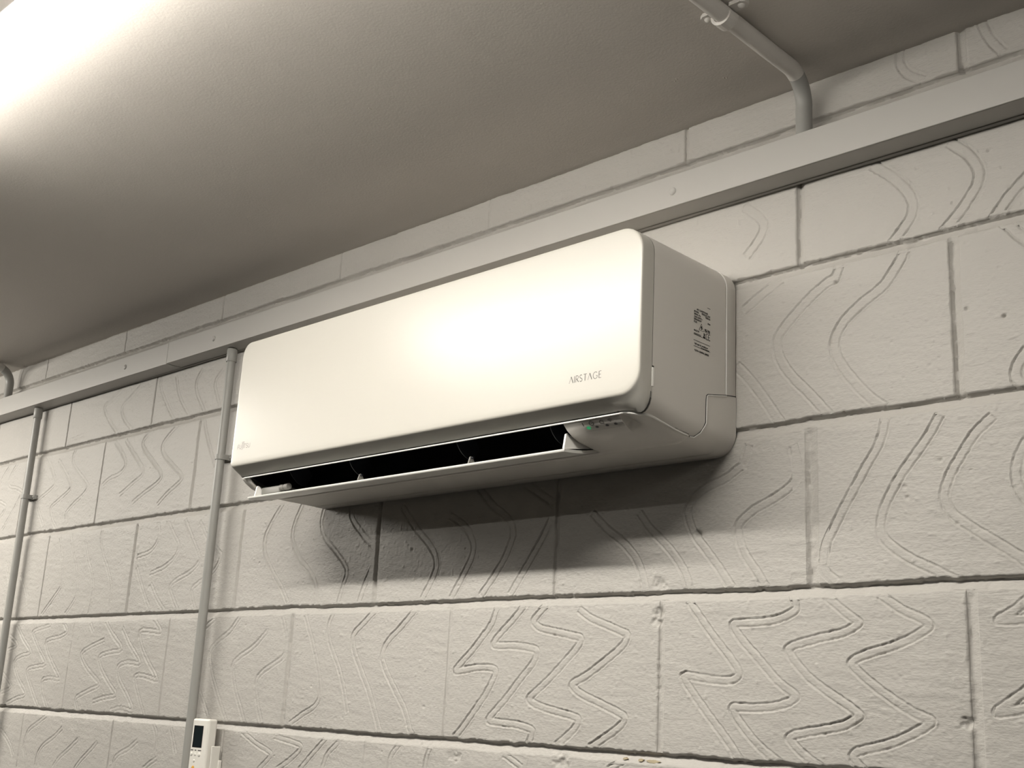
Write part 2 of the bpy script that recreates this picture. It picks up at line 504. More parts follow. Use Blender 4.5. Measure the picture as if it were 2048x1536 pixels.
def height(xs, zs, row, beds=(), grooves=True, edge=True):
    """height field on the grid xs × zs, array [ix, iz]"""
    X, Z = np.meshgrid(xs, zs, indexing='ij')
    h = (vnoise(X, Z, 0.11) - 0.5) * 0.0016 + (vnoise(X, Z, 0.03, 1) - 0.5) * 0.0007
    h += (vnoise(X * 0.25 + 0.5 * Z, Z, 0.008, 2) - 0.5) * 0.00055
    h += (vnoise(X, Z, 0.0045, 3) - 0.5) * 0.00045
    h += np.clip(vnoise(X, Z, 0.0075, 15) - 0.86, 0, 1) * 0.006
    jag = (vnoise(X, Z, 0.018, 4) - 0.5) * 0.0022 + (vnoise(X, Z, 0.005, 5) - 0.5) * 0.0020 + (vnoise(X, Z, 0.15, 6) - 0.5) * 0.0025
    # bed joints: the upper block overhangs, the mortar slopes out to the lower block
    for zb in BEDS:
        if zs[0] - 0.03 > zb or zs[-1] + 0.03 < zb - BED_W:
            continue
        s = (zb + jag - Z) / (BED_W + 0.002)
        dep = 0.0092 + (vnoise(X, Z * 0.2, 0.07, 7) - 0.5) * 0.003
        prof = np.where(s < 0.22, np.clip(s / 0.22, 0, 1) ** 0.8, np.clip((1 - s) / 0.78, 0, 1) ** 1.15)
        prof = np.where((s < 0) | (s > 1), 0, prof)
        h -= dep * prof
        # worn arris of the lower block
        h -= 0.0008 * np.exp(-np.clip(s - 1, 0, None) * 5) * (s >= 1)
    # hairline crack where the top course meets the ceiling
    h -= 0.006 * np.clip(1 - (CEIL - Z + jag * 0.4) / 0.0028, 0, 1)
    # upright joints of this course
    for rw in ([] if row is None else [row] if isinstance(row, int) else row):
        z0, z1 = BEDS[rw], ROW_TOPS[rw]
        for xj in ROWS[rw]:
            if xs[0] - 0.03 > xj or xs[-1] + 0.03 < xj:
                continue
            w, dep = perp(rw, xj)
            wv = w * (0.8 + 0.4 * vnoise(X * 0.1, Z, 0.06, 12))
            s = (X + jag * 0.8 - (xj - 0.4 * w)) / wv
            dd = dep * (0.6 + 0.55 * vnoise(X * 0.3, Z, 0.035, 8) + 0.35 * vnoise(X, Z, 0.009, 13))
            prof = np.where(s < 0.3, np.clip(s / 0.3, 0, 1), np.clip((1 - s) / 0.7, 0, 1) ** 1.1)
            prof = np.where((s < 0) | (s > 1), 0, prof)
            inz = np.clip((Z - z0 + 0.006) / 0.004, 0, 1) * np.clip((z1 + 0.003 - Z) / 0.010, 0, 1)
            h -= dd * prof * inz
    if grooves:
        D = np.full(X.shape, 1.0)
        dx = xs[1] - xs[0]; dz = zs[1] - zs[0]
        R = 0.014
        for g, gw in GROOVES:
            if g[:, 0].max() < xs[0] - R or g[:, 0].min() > xs[-1] + R or g[:, 1].max() < zs[0] - R or g[:, 1].min() > zs[-1] + R:
                continue
            for si, (a, b) in enumerate(zip(g[:-1], g[1:])):
                i0 = max(int((min(a[0], b[0]) - R - xs[0]) / dx), 0); i1 = min(int((max(a[0], b[0]) + R - xs[0]) / dx) + 2, len(xs))
                j0 = max(int((min(a[1], b[1]) - R - zs[0]) / dz), 0); j1 = min(int((max(a[1], b[1]) + R - zs[0]) / dz) + 2, len(zs))
                if i0 >= i1 or j0 >= j1:
                    continue
                xx = X[i0:i1, j0:j1]; zz = Z[i0:i1, j0:j1]
                e = b - a; l2 = max(e @ e, 1e-12)
                tr = ((xx - a[0]) * e[0] + (zz - a[1]) * e[1]) / l2
                t = np.clip(tr, 0, 1)
                d = np.hypot(xx - a[0] - t * e[0], zz - a[1] - t * e[1])
                if si == 0:
                    d = np.where(tr < 0, 1.0, d)                 # open ends, no cap
                if si == len(g) - 2:
                    d = np.where(tr > 1, 1.0, d)
                D[i0:i1, j0:j1] = np.minimum(D[i0:i1, j0:j1], d - gw)
        D = D + (vnoise(X, Z, 0.004, 9) - 0.5) * 0.0010
        m = (0.45 + 0.8 * vnoise(X, Z, 0.05, 10)) * (0.65 + 0.7 * vnoise(X, Z, 0.007, 11))
        h -= 0.0032 * m * np.exp(-(D / 0.0009) ** 2)
        h -= 0.00035 * np.clip(-D / 0.001, 0, 1)
        h += 0.0008 * m * np.exp(-((D - 0.0019) / 0.0009) ** 2)
    dx = xs[1] - xs[0]; dz = zs[1] - zs[0]
    for (px, pz, r, dm) in PITS if edge else ():
        if xs[0] - 0.01 < px < xs[-1] + 0.01 and zs[0] - 0.01 < pz < zs[-1] + 0.01:
            i0 = max(int((px - 3 * r - xs[0]) / dx), 0); i1 = max(int((px + 3 * r - xs[0]) / dx) + 2, 0)
            j0 = max(int((pz - 3 * r - zs[0]) / dz), 0); j1 = max(int((pz + 3 * r - zs[0]) / dz) + 2, 0)
            xx = X[i0:i1, j0:j1]; zz = Z[i0:i1, j0:j1]
            if xx.size:
                q = np.hypot(xx - px, (zz - pz) * 1.2) / r + (vnoise(xx, zz, 0.004, 14) - 0.5) * 0.9
                h[i0:i1, j0:j1] -= dm * 0.001 * np.exp(-np.abs(q) ** 3)
    return X, Z, h


def grid_mesh(name, X, Z, H, y_off=0.0, skirt=0.02):
    nx, nz = X.shape
    co = np.stack([X, y_off - H, Z], -1).reshape(-1, 3)
    idx = np.arange(nx * nz).reshape(nx, nz)
    q = np.stack([idx[:-1, :-1], idx[1:, :-1], idx[1:, 1:], idx[:-1, 1:]], -1).reshape(-1, 4)
    if skirt:
        ring = np.concatenate([idx[:, 0], idx[-1, 1:], idx[-2::-1, -1], idx[0, -2:0:-1]])
        rc = co[ring].copy()
        rc[:, 1] = skirt
        nb = len(ring)
        r2 = np.arange(nb) + nx * nz
        nxt = np.roll(np.arange(nb), -1)
        q = np.concatenate([q, np.stack([ring, r2, r2[nxt], ring[nxt]], -1)])
        co = np.concatenate([co, rc])
    me = bpy.data.meshes.new(name)
    me.vertices.add(len(co)); me.vertices.foreach_set('co', co.astype(np.float32).ravel())
    me.loops.add(q.size); me.loops.foreach_set('vertex_index', q.astype(np.int32).ravel())
    me.polygons.add(len(q)); me.polygons.foreach_set('loop_start', np.arange(0, q.size, 4, dtype=np.int32))
    me.update(calc_edges=True)
    me.shade_smooth()
    me.materials.append(M['wall'])
    return me


def steps(a, b, d):
    return np.linspace(a, b, max(int(round((b - a) / d)), 2) + 1)


FINE_X0, FINE_X1 = -1.92, 1.30


def res_for(xa, xb, za, zb):
    if xb < FINE_X0 or xa > FINE_X1 or zb < -0.36:
        return 0.012
    if xa > -0.14 and xb < 0.66 and za > 0.2 and zb < 0.46:
        return 0.010                                   # wholly behind the air conditioner
    return 0.0014 if xb > -0.15 else 0.0021


# mortar: bed strips and upright strips in one mesh, over a solid backing
parts = []
for r, zb in enumerate(BEDS):
    for (xa, xb, d) in ((X_MIN, FINE_X0, 0.012), (FINE_X0, -0.2, 0.0024), (-0.2, FINE_X1, 0.002), (FINE_X1, X_MAX, 0.012)):
        if zb < -0.36:
            d = 0.012
        xs = steps(xa, xb, d); zs = steps(zb - BED_W - 0.004, zb + 0.004, min(d, 0.002))
        X, Z, h = height(xs, zs, [q for q in (r, r + 1) if q < len(ROWS)], grooves=False)
        parts.append((X, Z, h - 0.0004))
for r, row in enumerate(ROWS):
    for xj in row:
        d = 0.002 if (FINE_X0 < xj < FINE_X1 and BEDS[r] > -0.5) else 0.006
        w, _ = perp(r, xj)
        xs = steps(xj - w - 0.006, xj + w + 0.006, min(d, 0.002)); zs = steps(BEDS[r] - 0.002, ROW_TOPS[r] + 0.002, d)
        X, Z, h = height(xs, zs, r, grooves=False)
        parts.append((X, Z, h - 0.0004))
co_all, q_all, base = [], [], 0
for X, Z, h in parts:
    nx, nz = X.shape
    idx = np.arange(nx * nz).reshape(nx, nz) + base
    co_all.append(np.stack([X, -h, Z], -1).reshape(-1, 3))
    q_all.append(np.stack([idx[:-1, :-1], idx[1:, :-1], idx[1:, 1:], idx[:-1, 1:]], -1).reshape(-1, 4))
    base += nx * nz
# backing wall: the painted wall behind and beyond the modelled courses
bx0, bx1 = -4.2, 3.6
bk = np.array([(bx0, 0.012, FLOOR), (bx1, 0.012, FLOOR), (bx1, 0.16, FLOOR), (bx0, 0.16, FLOOR),
               (bx0, 0.012, CEIL + 0.1), (bx1, 0.012, CEIL + 0.1), (bx1, 0.16, CEIL + 0.1), (bx0, 0.16, CEIL + 0.1)], float)
bf = np.array([(0, 3, 2, 1), (4, 5, 6, 7), (0, 1, 5, 4), (1, 2, 6, 5), (2, 3, 7, 6), (3, 0, 4, 7)]) + base
co_all.append(bk); q_all.append(bf)
co = np.concatenate(co_all); q = np.concatenate(q_all)
me = bpy.data.meshes.new('wall_back')
me.vertices.add(len(co)); me.vertices.foreach_set('co', co.astype(np.float32).ravel())
me.loops.add(q.size); me.loops.foreach_set('vertex_index', q.astype(np.int32).ravel())
me.polygons.add(len(q)); me.polygons.foreach_set('loop_start', np.arange(0, q.size, 4, dtype=np.int32))
me.update(calc_edges=True)
me.shade_smooth()
me.set_sharp_from_angle(angle=math.radians(60))
me.materials.append(M['wall'])
wall = bpy.data.objects.new('wall_back', me)
COL.objects.link(wall)
wall['kind'] = 'structure'

for r, row in enumerate(ROWS):
    for xa, xb in zip(row[:-1], row[1:]):
        wa, _ = perp(r, xa); wb, _ = perp(r, xb)
        x0, x1 = xa + 0.6 * wa - 0.0015, xb - 0.4 * wb + 0.0015
        z0, z1 = BEDS[r] - 0.0015, ROW_TOPS[r] + (0.0015 if r else 0)
        d = res_for(x0, x1, z0, z1)
        xs = steps(x0, x1, d); zs = steps(z0, z1, d)
        X, Z, h = height(xs, zs, r, grooves=d < 0.005)
        tone = (rng.random() - 0.5) * 0.0012
        me = grid_mesh('block', X, Z, h + tone)
        o = bpy.data.objects.new('block', me)
        COL.objects.link(o)
        o.parent = wall
# bare patches where the paint has come off the mortar
for (x, z, sx, sz) in ((0.622, -0.2375, 0.010, 0.0022), (0.600, -0.237, 0.005, 0.0018), (0.572, -0.2365, 0.004, 0.0016)):
    pts = []
    for k in range(14):
        a = 2 * math.pi * k / 14
        rr = 0.7 + 0.6 * rng.random()
        pts.append((x + sx * rr * math.cos(a), z + sz * rr * math.sin(a)))
    prism('paint_chip', pts, 'y', 0.0012, 0.006, 'rust', wall)

# ------------------------------------------------------------------ the rest of the room
ceil_o = box('ceiling', (-4.2, -4.8, CEIL), (3.6, 0.012, CEIL + 0.1), 'ceiling'); ceil_o['kind'] = 'structure'
floor_o = box('floor', (-4.2, -4.8, FLOOR - 0.1), (3.6, 0.16, FLOOR), 'floor'); floor_o['kind'] = 'structure'
for nm, lo, hi in (('wall_left', (-4.3, -4.8, FLOOR), (-4.2, 0.012, CEIL)), ('wall_right', (3.6, -4.8, FLOOR), (3.7, 0.012, CEIL)),
                   ('wall_front', (-4.2, -4.9, FLOOR), (3.6, -4.8, CEIL))):
    w = box(nm, lo, hi, 'room_wall'); w['kind'] = 'structure'
# little specks of plaster left under the paint of the ceiling
sv, sf = [], []
for (x, y, r) in ((0.62, -0.52, 0.0016), (0.31, -0.36, 0.0018), (0.74, -0.13, 0.0022), (0.80, -0.09, 0.002), (-0.1, -0.05, 0.0016), (0.72, -0.40, 0.0016)):
    for k in range(3):
        b0 = len(sv)
        cx, cy = x + rng.uniform(-2, 2) * r, y + rng.uniform(-2, 2) * r
        for a in range(6):
            sv.append((cx + r * math.cos(a * 1.047), cy + r * math.sin(a * 1.047), CEIL + 0.0005))
        sv.append((cx, cy, CEIL - r * 0.9))
        sf += [(b0 + a, b0 + (a + 1) % 6, b0 + 6) for a in range(6)]
sp = mesh('plaster_specks', sv, sf, 'ceiling', ceil_o, True); sp['kind'] = 'stuff'

# ------------------------------------------------------------------ ceiling batten light
LX0, LX1 = -0.40, 1.22
light = empty('ceiling_light', (0.0, -0.862, CEIL), 'long lit white batten light fixed under the ceiling', 'light')
box('light_body', (LX0, -0.891, 0.690), (LX1, -0.833, CEIL), 'lamp_body', light, 0.003)
prof = [(-0.8345, 0.690), (-0.8345, 0.656), (-0.8365, 0.6515), (-0.842, 0.6495), (-0.882, 0.6495), (-0.8875, 0.6515), (-0.8895, 0.656), (-0.8895, 0.690)]
o = prism('diffuser', prof, 'x', LX0 + 0.012, LX1 - 0.012, 'diffuser_side', light)
o.data.materials.append(M['diffuser'])
for p in o.data.polygons:
    if p.normal.z < -0.9:
        p.material_index = 1
for a, b in ((LX0, LX0 + 0.012), (LX1 - 0.012, LX1)):
    prism('end_cap', [(p[0] + (0.0012 if p[0] > -0.862 else -0.0012), p[1] - 0.001 if p[1] < 0.69 else p[1]) for p in prof], 'x', a, b, 'lamp_body', light)

# ------------------------------------------------------------------ cable trunking
TZ0, TZ1, TY = 0.5735, 0.6255, -0.047
trunk = empty('cable_trunking', (-0.4, 0.0, TZ0), 'long grey painted square cable trunking running along the block wall under the ceiling', 'trunking')
for xa, xb, dz in ((-2.70, -0.8005, -0.0006), (-0.7995, 1.95, 0.0006)):
    box('trunking_body', (xa, TY + 0.003, TZ0 + dz), (xb, -0.004, TZ1 + dz), 'grey_paint', trunk, 0.0008)
    o = box('trunking_lid', (xa, TY, TZ0 - 0.0002 + dz), (xb, TY + 0.003, TZ1 + 0.0002 + dz), 'grey_paint', trunk, 0.0012, 3)
# the bead of paint and mortar squeezed along the back edge
tube('paint_bead', [(x, -0.003, TZ0 + 0.001) for x in np.linspace(-2.7, 1.95, 40)], [0.003 + 0.0012 * rng.random() for _ in range(40)], 'grey_paint', trunk, 6)


def dome(name, c, r, hgt, material, parent, normal='-y', n=14):
    verts, faces = [], []
    rings = 4
    for i in range(rings):
        a = (math.pi / 2) * i / rings
        rr, hh = r * math.cos(a), hgt * math.sin(a)
        for k in range(n):
            t = 2 * math.pi * k / n
            u, v = rr * math.cos(t), rr * math.sin(t)
            verts.append((c[0] + u, c[1] - hh, c[2] + v) if normal == '-y' else (c[0] + u, c[1] + v, c[2] - hh))
    verts.append((c[0], c[1] - hgt, c[2]) if normal == '-y' else (c[0], c[1], c[2] - hgt))
    for i in range(rings - 1):
        for k in range(n):
            a, b = i * n + k, i * n + (k + 1) % n
            faces.append((a, b, b + n, a + n))
    t = len(verts) - 1
    for k in range(n):
        faces.append(((rings - 1) * n + k, (rings - 1) * n + (k + 1) % n, t))
    return mesh(name, verts, faces, material, parent, True)


for x in (0.6755, -0.601, -1.000):
    dome('screw_head', (x, TY, 0.5985), 0.0066, 0.0032, 'grey_paint', trunk)


# ------------------------------------------------------------------ conduits
def saddle(parent, x, z, yc, r, material):
    """spacer-bar saddle across an upright conduit, a screw on each lug"""
    w = 0.0115
    s = box('saddle_base', (x - 0.026, -0.005, z - w / 2), (x + 0.026, 0.002, z + w / 2), material, parent, 0.001)
    pts_o, pts_i = [], []
    for k in range(11):
        a = math.pi * k / 10
        pts_o.append((x + (r + 0.0022) * math.cos(a), yc - (r + 0.0022) * math.sin(a)))
        pts_i.append((x + r * math.cos(a), yc - r * math.sin(a)))
    poly = [(x + r + 0.0022, -0.004)] + pts_o + [(x - r - 0.0022, -0.004), (x - r, -0.004)] + pts_i[::-1] + [(x + r, -0.004)]
    n = len(poly)
    v = [(p, q, z - w / 2) for p, q in poly] + [(p, q, z + w / 2) for p, q in poly]
    f = [(i, (i + 1) % n, (i + 1) % n + n, i + n) for i in range(n)]
    half = n // 2
    for i in range(1, 12):
        a, b, c, d = i, i + 1, n - 2 - i, n - 1 - i
        if c > b:
            f.append((a, b, c, d)); f.append((a + n, d + n, c + n, b + n))
    st = mesh('saddle_strap', v, f, material, parent)
    for sx in (-1, 1):
        box('saddle_lug', (x + sx * (r + 0.002) - (0.012 if sx < 0 else 0), -0.0075, z - w / 2 - 0.001),
            (x + sx * (r + 0.002) + (0.012 if sx > 0 else 0), -0.005, z + w / 2 + 0.001), material, parent, 0.001)
        dome('saddle_screw', (x + sx * (r + 0.008), -0.0075, z), 0.0042, 0.0032, material, parent)


def upright(name, xt, xb, label, saddles, r=0.0096, yc=-0.021):
    root = empty(name, (xt, 0.0, 0.0), label, 'conduit', 'upright conduits below the trunking')
    def xz(z):
        return xt + (xb - xt) * (TZ0 - z) / (TZ0 + 0.32)
    zs = np.linspace(TZ0 - 0.002, -0.95, 24)
    tube('pipe', [(xz(z), yc, z) for z in zs], r, 'pipe_paint', root, 20)
    za = TZ0 - 0.031
    tube('adaptor', [(xz(TZ0 - 0.0005), yc, TZ0 - 0.0005), (xz(TZ0 - 0.004), yc, TZ0 - 0.004), (xz(za + 0.001), yc, za + 0.001), (xz(za), yc, za), (xz(za), yc, za)],
         [r + 0.0012, r + 0.0022, r + 0.0022, r + 0.0016, r], 'pipe_paint', root, 20)
    for z in saddles:
        saddle(root, xz(z), z, yc, r, 'pipe_paint')
    return root


upright('conduit', -0.5590, -0.5470, 'grey painted upright conduit on the block wall just left of the air conditioner', [0.325, -0.52])
upright('conduit', -1.5205, -1.4960, 'grey painted upright conduit on the block wall near the left edge of the view', [0.322, -0.42])


def bend_conduit(xw, xc, label, r=0.0118):
    """conduit that drops from the trunking's top, up the wall and out over the ceiling"""
    root = empty('conduit', (xw, 0.0, TZ1), label, 'conduit', 'bent conduits from trunking to ceiling')
    zc = CEIL - r - 0.0005
    R = 0.046
    yw = -0.027
    path = [(xw, yw, TZ1 + 0.001), (xw, yw, TZ1 + 0.02)]
    arc = []
    for k in range(13):
        a = math.pi / 2 * k / 12
        arc.append((xw + (xc - xw) * k / 12, yw - R * (1 - math.cos(a)), zc - R + R * math.sin(a)))
    cut = 9
    tube('wall_pipe', path + arc[:cut + 1], r, 'pipe_paint', root, 20)
    o = tube('ceiling_pipe', arc[cut:] + [(xc + 0.002 * k, yw - R - d, zc) for k, d in enumerate((0.05, 0.2, 0.5, 1.0, 1.6))], r + 0.0002, 'ceiling_pipe', root, 20)
    o['label'] = 'off-white length of the conduit, painted with the ceiling'
    # ceiling saddle
    for y0 in (-0.236,):
        w = 0.018
        po, pi_ = [], []
        for k in range(11):
            a = math.pi * k / 10
            po.append((xc + (r + 0.0042) * math.cos(a), zc - (r + 0.0042) * math.sin(a)))
            pi_.append((xc + (r - 0.0002) * math.cos(a), zc - (r - 0.0002) * math.sin(a)))
        n = 11
        v, f = [], []
        for yy in (y0 - w / 2, y0 + w / 2):
            v += [(p, yy, q) for p, q in po] + [(p, yy, q) for p, q in pi_]
        for i in range(n - 1):
            f += [(i, i + 1, i + 2 * n + 1, i + 2 * n), (n + i, 3 * n + i, 3 * n + i + 1, n + i + 1),
                  (i, n + i, n + i + 1, i + 1), (2 * n + i, 2 * n + i + 1, 3 * n + i + 1, 3 * n + i)]
        mesh('saddle_strap', v, f, 'ceiling_pipe', root)
        for sx in (-1, 1):
            xa = xc + sx * (r + 0.0005)
            poly = [(xa, y0 - w / 2), (xa + sx * 0.017, y0 - w / 2), (xa + sx * 0.023, y0 - w / 4), (xa + sx * 0.023, y0 + w / 4), (xa + sx * 0.017, y0 + w / 2), (xa, y0 + w / 2)]
            v = [(p, q, CEIL - 0.0055) for p, q in poly] + [(p, q, CEIL + 0.001) for p, q in poly]
            f = [tuple(range(6)), tuple(range(11, 5, -1))] + [(i, (i + 1) % 6, (i + 1) % 6 + 6, i + 6) for i in range(6)]
            mesh('saddle_lug', v, f, 'ceiling_pipe', root)
            dome('saddle_screw', (xa + sx * 0.014, y0, CEIL - 0.0055), 0.0050, 0.0045, 'ceiling_pipe', root, normal='-z')
    return root


bend_conduit(0.8920, 0.8985, 'bent conduit at right, grey on the wall and off-white along the ceiling')
bend_conduit(-1.7330, -1.7300, 'bent conduit at the left edge of the view, rising from the trunking to the ceiling')

# ------------------------------------------------------------------ air conditioner
AX0, AX1 = -0.1915, 0.760
ac = empty('air_conditioner', (0.285, 0.0, 0.184), 'white wall mounted split air conditioner with its outlet flap open', 'air conditioner')
XO0, XO1 = -0.166, 0.605           # outlet opening
NA = 10                            # arc segments
X_BOT = [-0.180, XO0, -0.08, 0.02, 0.12, 0.22, 0.32, 0.42, 0.52, XO1, 0.645, 0.68, 0.705]
ZT = 0.4645


def lerp(a, b, t):
    return a + (b - a) * t


def interp(tab, d):
    for (d0, v0), (d1, v1) in zip(tab[:-1], tab[1:]):
        if d <= d1:
            return lerp(v0, v1, max(0.0, (d - d0) / (d1 - d0)))
    return tab[-1][1]


ZB = [(0.0, 0.1845), (0.100, 0.1848), (0.120, 0.1853), (0.140, 0.1870), (0.1615, 0.1905), (0.175, 0.1950), (0.187, 0.2018), (0.194, 0.2080), (0.198, 0.2125)]
CUSTOM = [(0.705, 0.2125), (0.715, 0.2117), (0.7235, 0.2103), (0.7315, 0.2086), (0.7385, 0.2070), (0.7445, 0.2062), (0.7497, 0.2080), (0.7540, 0.2120), (0.7572, 0.2175), (0.7592, 0.2245), (0.760, 0.2330)]


def outline(d, zb, wc, inset=0.0, rr=0.032, rtr=0.036, rbl=0.006, rtl=0.024):
    """(x, z) outline of the case at depth d: bottom from left to right, up the right side, back over the top"""
    x0, x1, z0, z1 = AX0 + inset, AX1 - inset, zb + inset, ZT - inset
    pts = []
    for k in range(NA):                                     # lower left corner
        a = math.pi + (math.pi / 2) * k / NA
        pts.append((x0 + rbl + rbl * math.cos(a), z0 + rbl + rbl * math.sin(a)))
    pts += [(x, z0) for x in X_BOT]
    base = len(pts)
    for k in range(NA + 1):                                 # lower right corner
        a = -math.pi / 2 + (math.pi / 2) * k / NA
        ax, az = x1 - rr + rr * math.cos(a), z0 + rr + rr * math.sin(a)
        if k == 0:
            ax = max(ax, 0.708)
        cx, cz = CUSTOM[k]
        pts.append((lerp(ax, cx, wc), lerp(az, cz, wc)))
    for k in range(1, 4):
        pts.append((x1, lerp(pts[base + NA][1], z1 - rtr, k / 4)))
    for k in range(NA + 1):
        a = (math.pi / 2) * k / NA
        pts.append((x1 - rtr + rtr * math.cos(a), z1 - rtr + rtr * math.sin(a)))
    for k in range(1, 8):
        pts.append((lerp(x1 - rtr, x0 + rtl, k / 8), z1))
    for k in range(NA + 1):
        a = math.pi / 2 + (math.pi / 2) * k / NA
        pts.append((x0 + rtl + rtl * math.cos(a), z1 - rtl + rtl * math.sin(a)))
    return pts


I_RAMP = NA + len(X_BOT) + 5                                # outline index of the swooping edge (tip of the lower corner)
I_BOT0 = NA
N_OUT = len(outline(0.1, 0.18, 0))


def loft(name, rings, material, parent, keep=None, cap0=False, cap1=False):
    verts, faces = [], []
    for d, pts in rings:
        verts += [(x, -d, z) for x, z in pts]
    for i in range(len(rings) - 1):
        for k in range(N_OUT):
            k2 = (k + 1) % N_OUT
            if keep and not keep(i, k, 0.5 * (rings[i][0] + rings[i + 1][0])):
                continue
            faces.append((i * N_OUT + k, i * N_OUT + k2, (i + 1) * N_OUT + k2, (i + 1) * N_OUT + k))
    if cap0:
        faces.append(tuple(range(N_OUT - 1, -1, -1)))
    if cap1:
        b = (len(rings) - 1) * N_OUT
        faces.append(tuple(range(b, b + N_OUT)))
    used = sorted({v for f in faces for v in f})
    mp = {v: i for i, v in enumerate(used)}
    o = mesh(name, [verts[v] for v in used], [tuple(mp[v] for v in f) for f in faces], material, parent, True)
    o.data.set_sharp_from_angle(angle=math.radians(38))
    return o


def wcust(d):
    return interp([(0.10, 0.0), (0.13, 0.15), (0.16, 0.45), (0.185, 0.85), (0.197, 1.0)], d)


# rear chassis plate against the wall
loft('rear_chassis', [(0.0, outline(0, 0.1845, 0, 0.0015)), (0.002, outline(0, 0.1845, 0)), (0.0255, outline(0, 0.1845, 0)), (0.0262, outline(0, 0.1845, 0, 0.0012))],
     'white_plastic', ac, None, True, True)
loft('service_cover', [(0.0008, outline(0, 0.1845, 0, -0.0003)), (0.0286, outline(0, 0.1845, 0, -0.0003))], 'white_plastic', ac,
     lambda i, k, d: 4 <= k <= NA + len(X_BOT) + NA)
DS = [0.0272, 0.0278, 0.05, 0.075, 0.100, 0.113, 0.125, 0.140, 0.152, 0.1615, 0.169, 0.175, 0.181, 0.187, 0.1905, 0.194, 0.1965]
rings = []
for d in DS:
    rings.append((d, outline(d, interp(ZB, d), wcust(d), 0.0012 if d < 0.0275 else 0.0)))
nb = len(X_BOT)


def in_bottom(k):
    return 4 <= k < I_RAMP


def in_opening(k, d):
    j = k - NA
    return d > 0.113 and 0 <= j and X_BOT.index(XO0) <= j < X_BOT.index(XO1)


casing = loft('casing', rings, 'white_plastic', ac, lambda i, k, d: not (in_bottom(k) and d > 0.10))
under = loft('underside_panel', rings, 'white_plastic', ac, lambda i, k, d: in_bottom(k) and d > 0.10 and not in_opening(k, d))
for o in (under,):
    s = o.modifiers.new('thickness', 'SOLIDIFY')
    s.thickness = 0.0022
    s.offset = -1
# front panel with its downward chamfer
FP = [(0.1969, outline(0, 0.2133, 0.97, 0.0008)), (0.1972, outline(0, 0.2134, 0.97, 0.0)), (0.205, outline(0, 0.2178, 0.62)), (0.2125, outline(0, 0.2222, 0.30)), (0.2195, outline(0, 0.2268, 0.0)),
      (0.2213, outline(0, 0.2276, 0.0, 0.0003)), (0.2222, outline(0, 0.2285, 0.0, 0.0010)), (0.2226, outline(0, 0.2292, 0.0, 0.0022)), (0.2226, outline(0, 0.2330, 0.0, 0.0050))]
loft('front_panel', FP, 'front_gloss', ac, None, True, True)
# dark gap between front panel and case
loft('panel_gap', [(0.1955, outline(0, 0.2125, 1.0, 0.0022)), (0.1990, outline(0, 0.2140, 0.97, 0.0022))], 'seam', ac)


def surf(d, i):
    x, z = outline(d, interp(ZB, d), wcust(d))[i]
    return (x, -d, z)


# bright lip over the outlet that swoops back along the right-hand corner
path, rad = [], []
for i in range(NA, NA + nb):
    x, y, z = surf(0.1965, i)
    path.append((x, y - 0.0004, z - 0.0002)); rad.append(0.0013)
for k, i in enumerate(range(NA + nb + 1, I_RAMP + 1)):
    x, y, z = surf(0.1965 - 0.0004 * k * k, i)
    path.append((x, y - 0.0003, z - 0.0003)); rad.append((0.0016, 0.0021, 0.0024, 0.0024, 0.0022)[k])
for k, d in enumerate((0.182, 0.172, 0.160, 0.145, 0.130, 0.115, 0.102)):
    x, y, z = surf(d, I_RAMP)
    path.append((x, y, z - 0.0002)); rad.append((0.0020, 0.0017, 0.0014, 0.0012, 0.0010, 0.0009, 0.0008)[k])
tube('outlet_lip', path, rad, 'lit_trim', ac, 10)  # lighter plastic paints in the light along the lip
up = [(p[0] + (0.0 if k < nb + 2 else 0.0012), p[1], p[2] + 0.0019 + (0.0004 if k >= nb else 0)) for k, p in enumerate(path)]
tube('lip_gap', up[1:], 0.0007, 'seam', ac, 6)

# display strip and its symbols on the curved underside
def on_under(x, s):
    """point on the underside below the lip: s = 0 at the lip, metres down and back along the curve"""
    d = 0.1965 - s * 0.78
    return (x, -d, interp(ZB, d) - 0.0004)


def flat_disc(name, x, s, rx, rs, material, parent, ring=0.0, n=14, x_off=0.0):
    v, f = [], []
    for k in range(n):
        a = 2 * math.pi * k / n
        p = on_under(x + rx * math.cos(a), s + rs * math.sin(a))
        v.append((p[0], p[1] - 0.0004, p[2] - 0.0006))
    if ring:
        for k in range(n):
            a = 2 * math.pi * k / n
            p = on_under(x + rx * ring * math.cos(a), s + rs * ring * math.sin(a))
            v.append((p[0], p[1] - 0.0004, p[2] - 0.0006))
        f = [(k, (k + 1) % n, (k + 1) % n + n, k + n) for k in range(n)]
    else:
        f = [tuple(range(n))]
    return mesh(name, v, f, material, parent)


def under_strokes(name, strokes, w, material):
    v, f = [], []
    def to3d(x, s):
        p = on_under(x, s)
        return (p[0], p[1] - 0.0004, p[2] - 0.0006)
    ribbon_geo(strokes, w, to3d, v, f, 0)
    return mesh(name, v, f, material, ac)


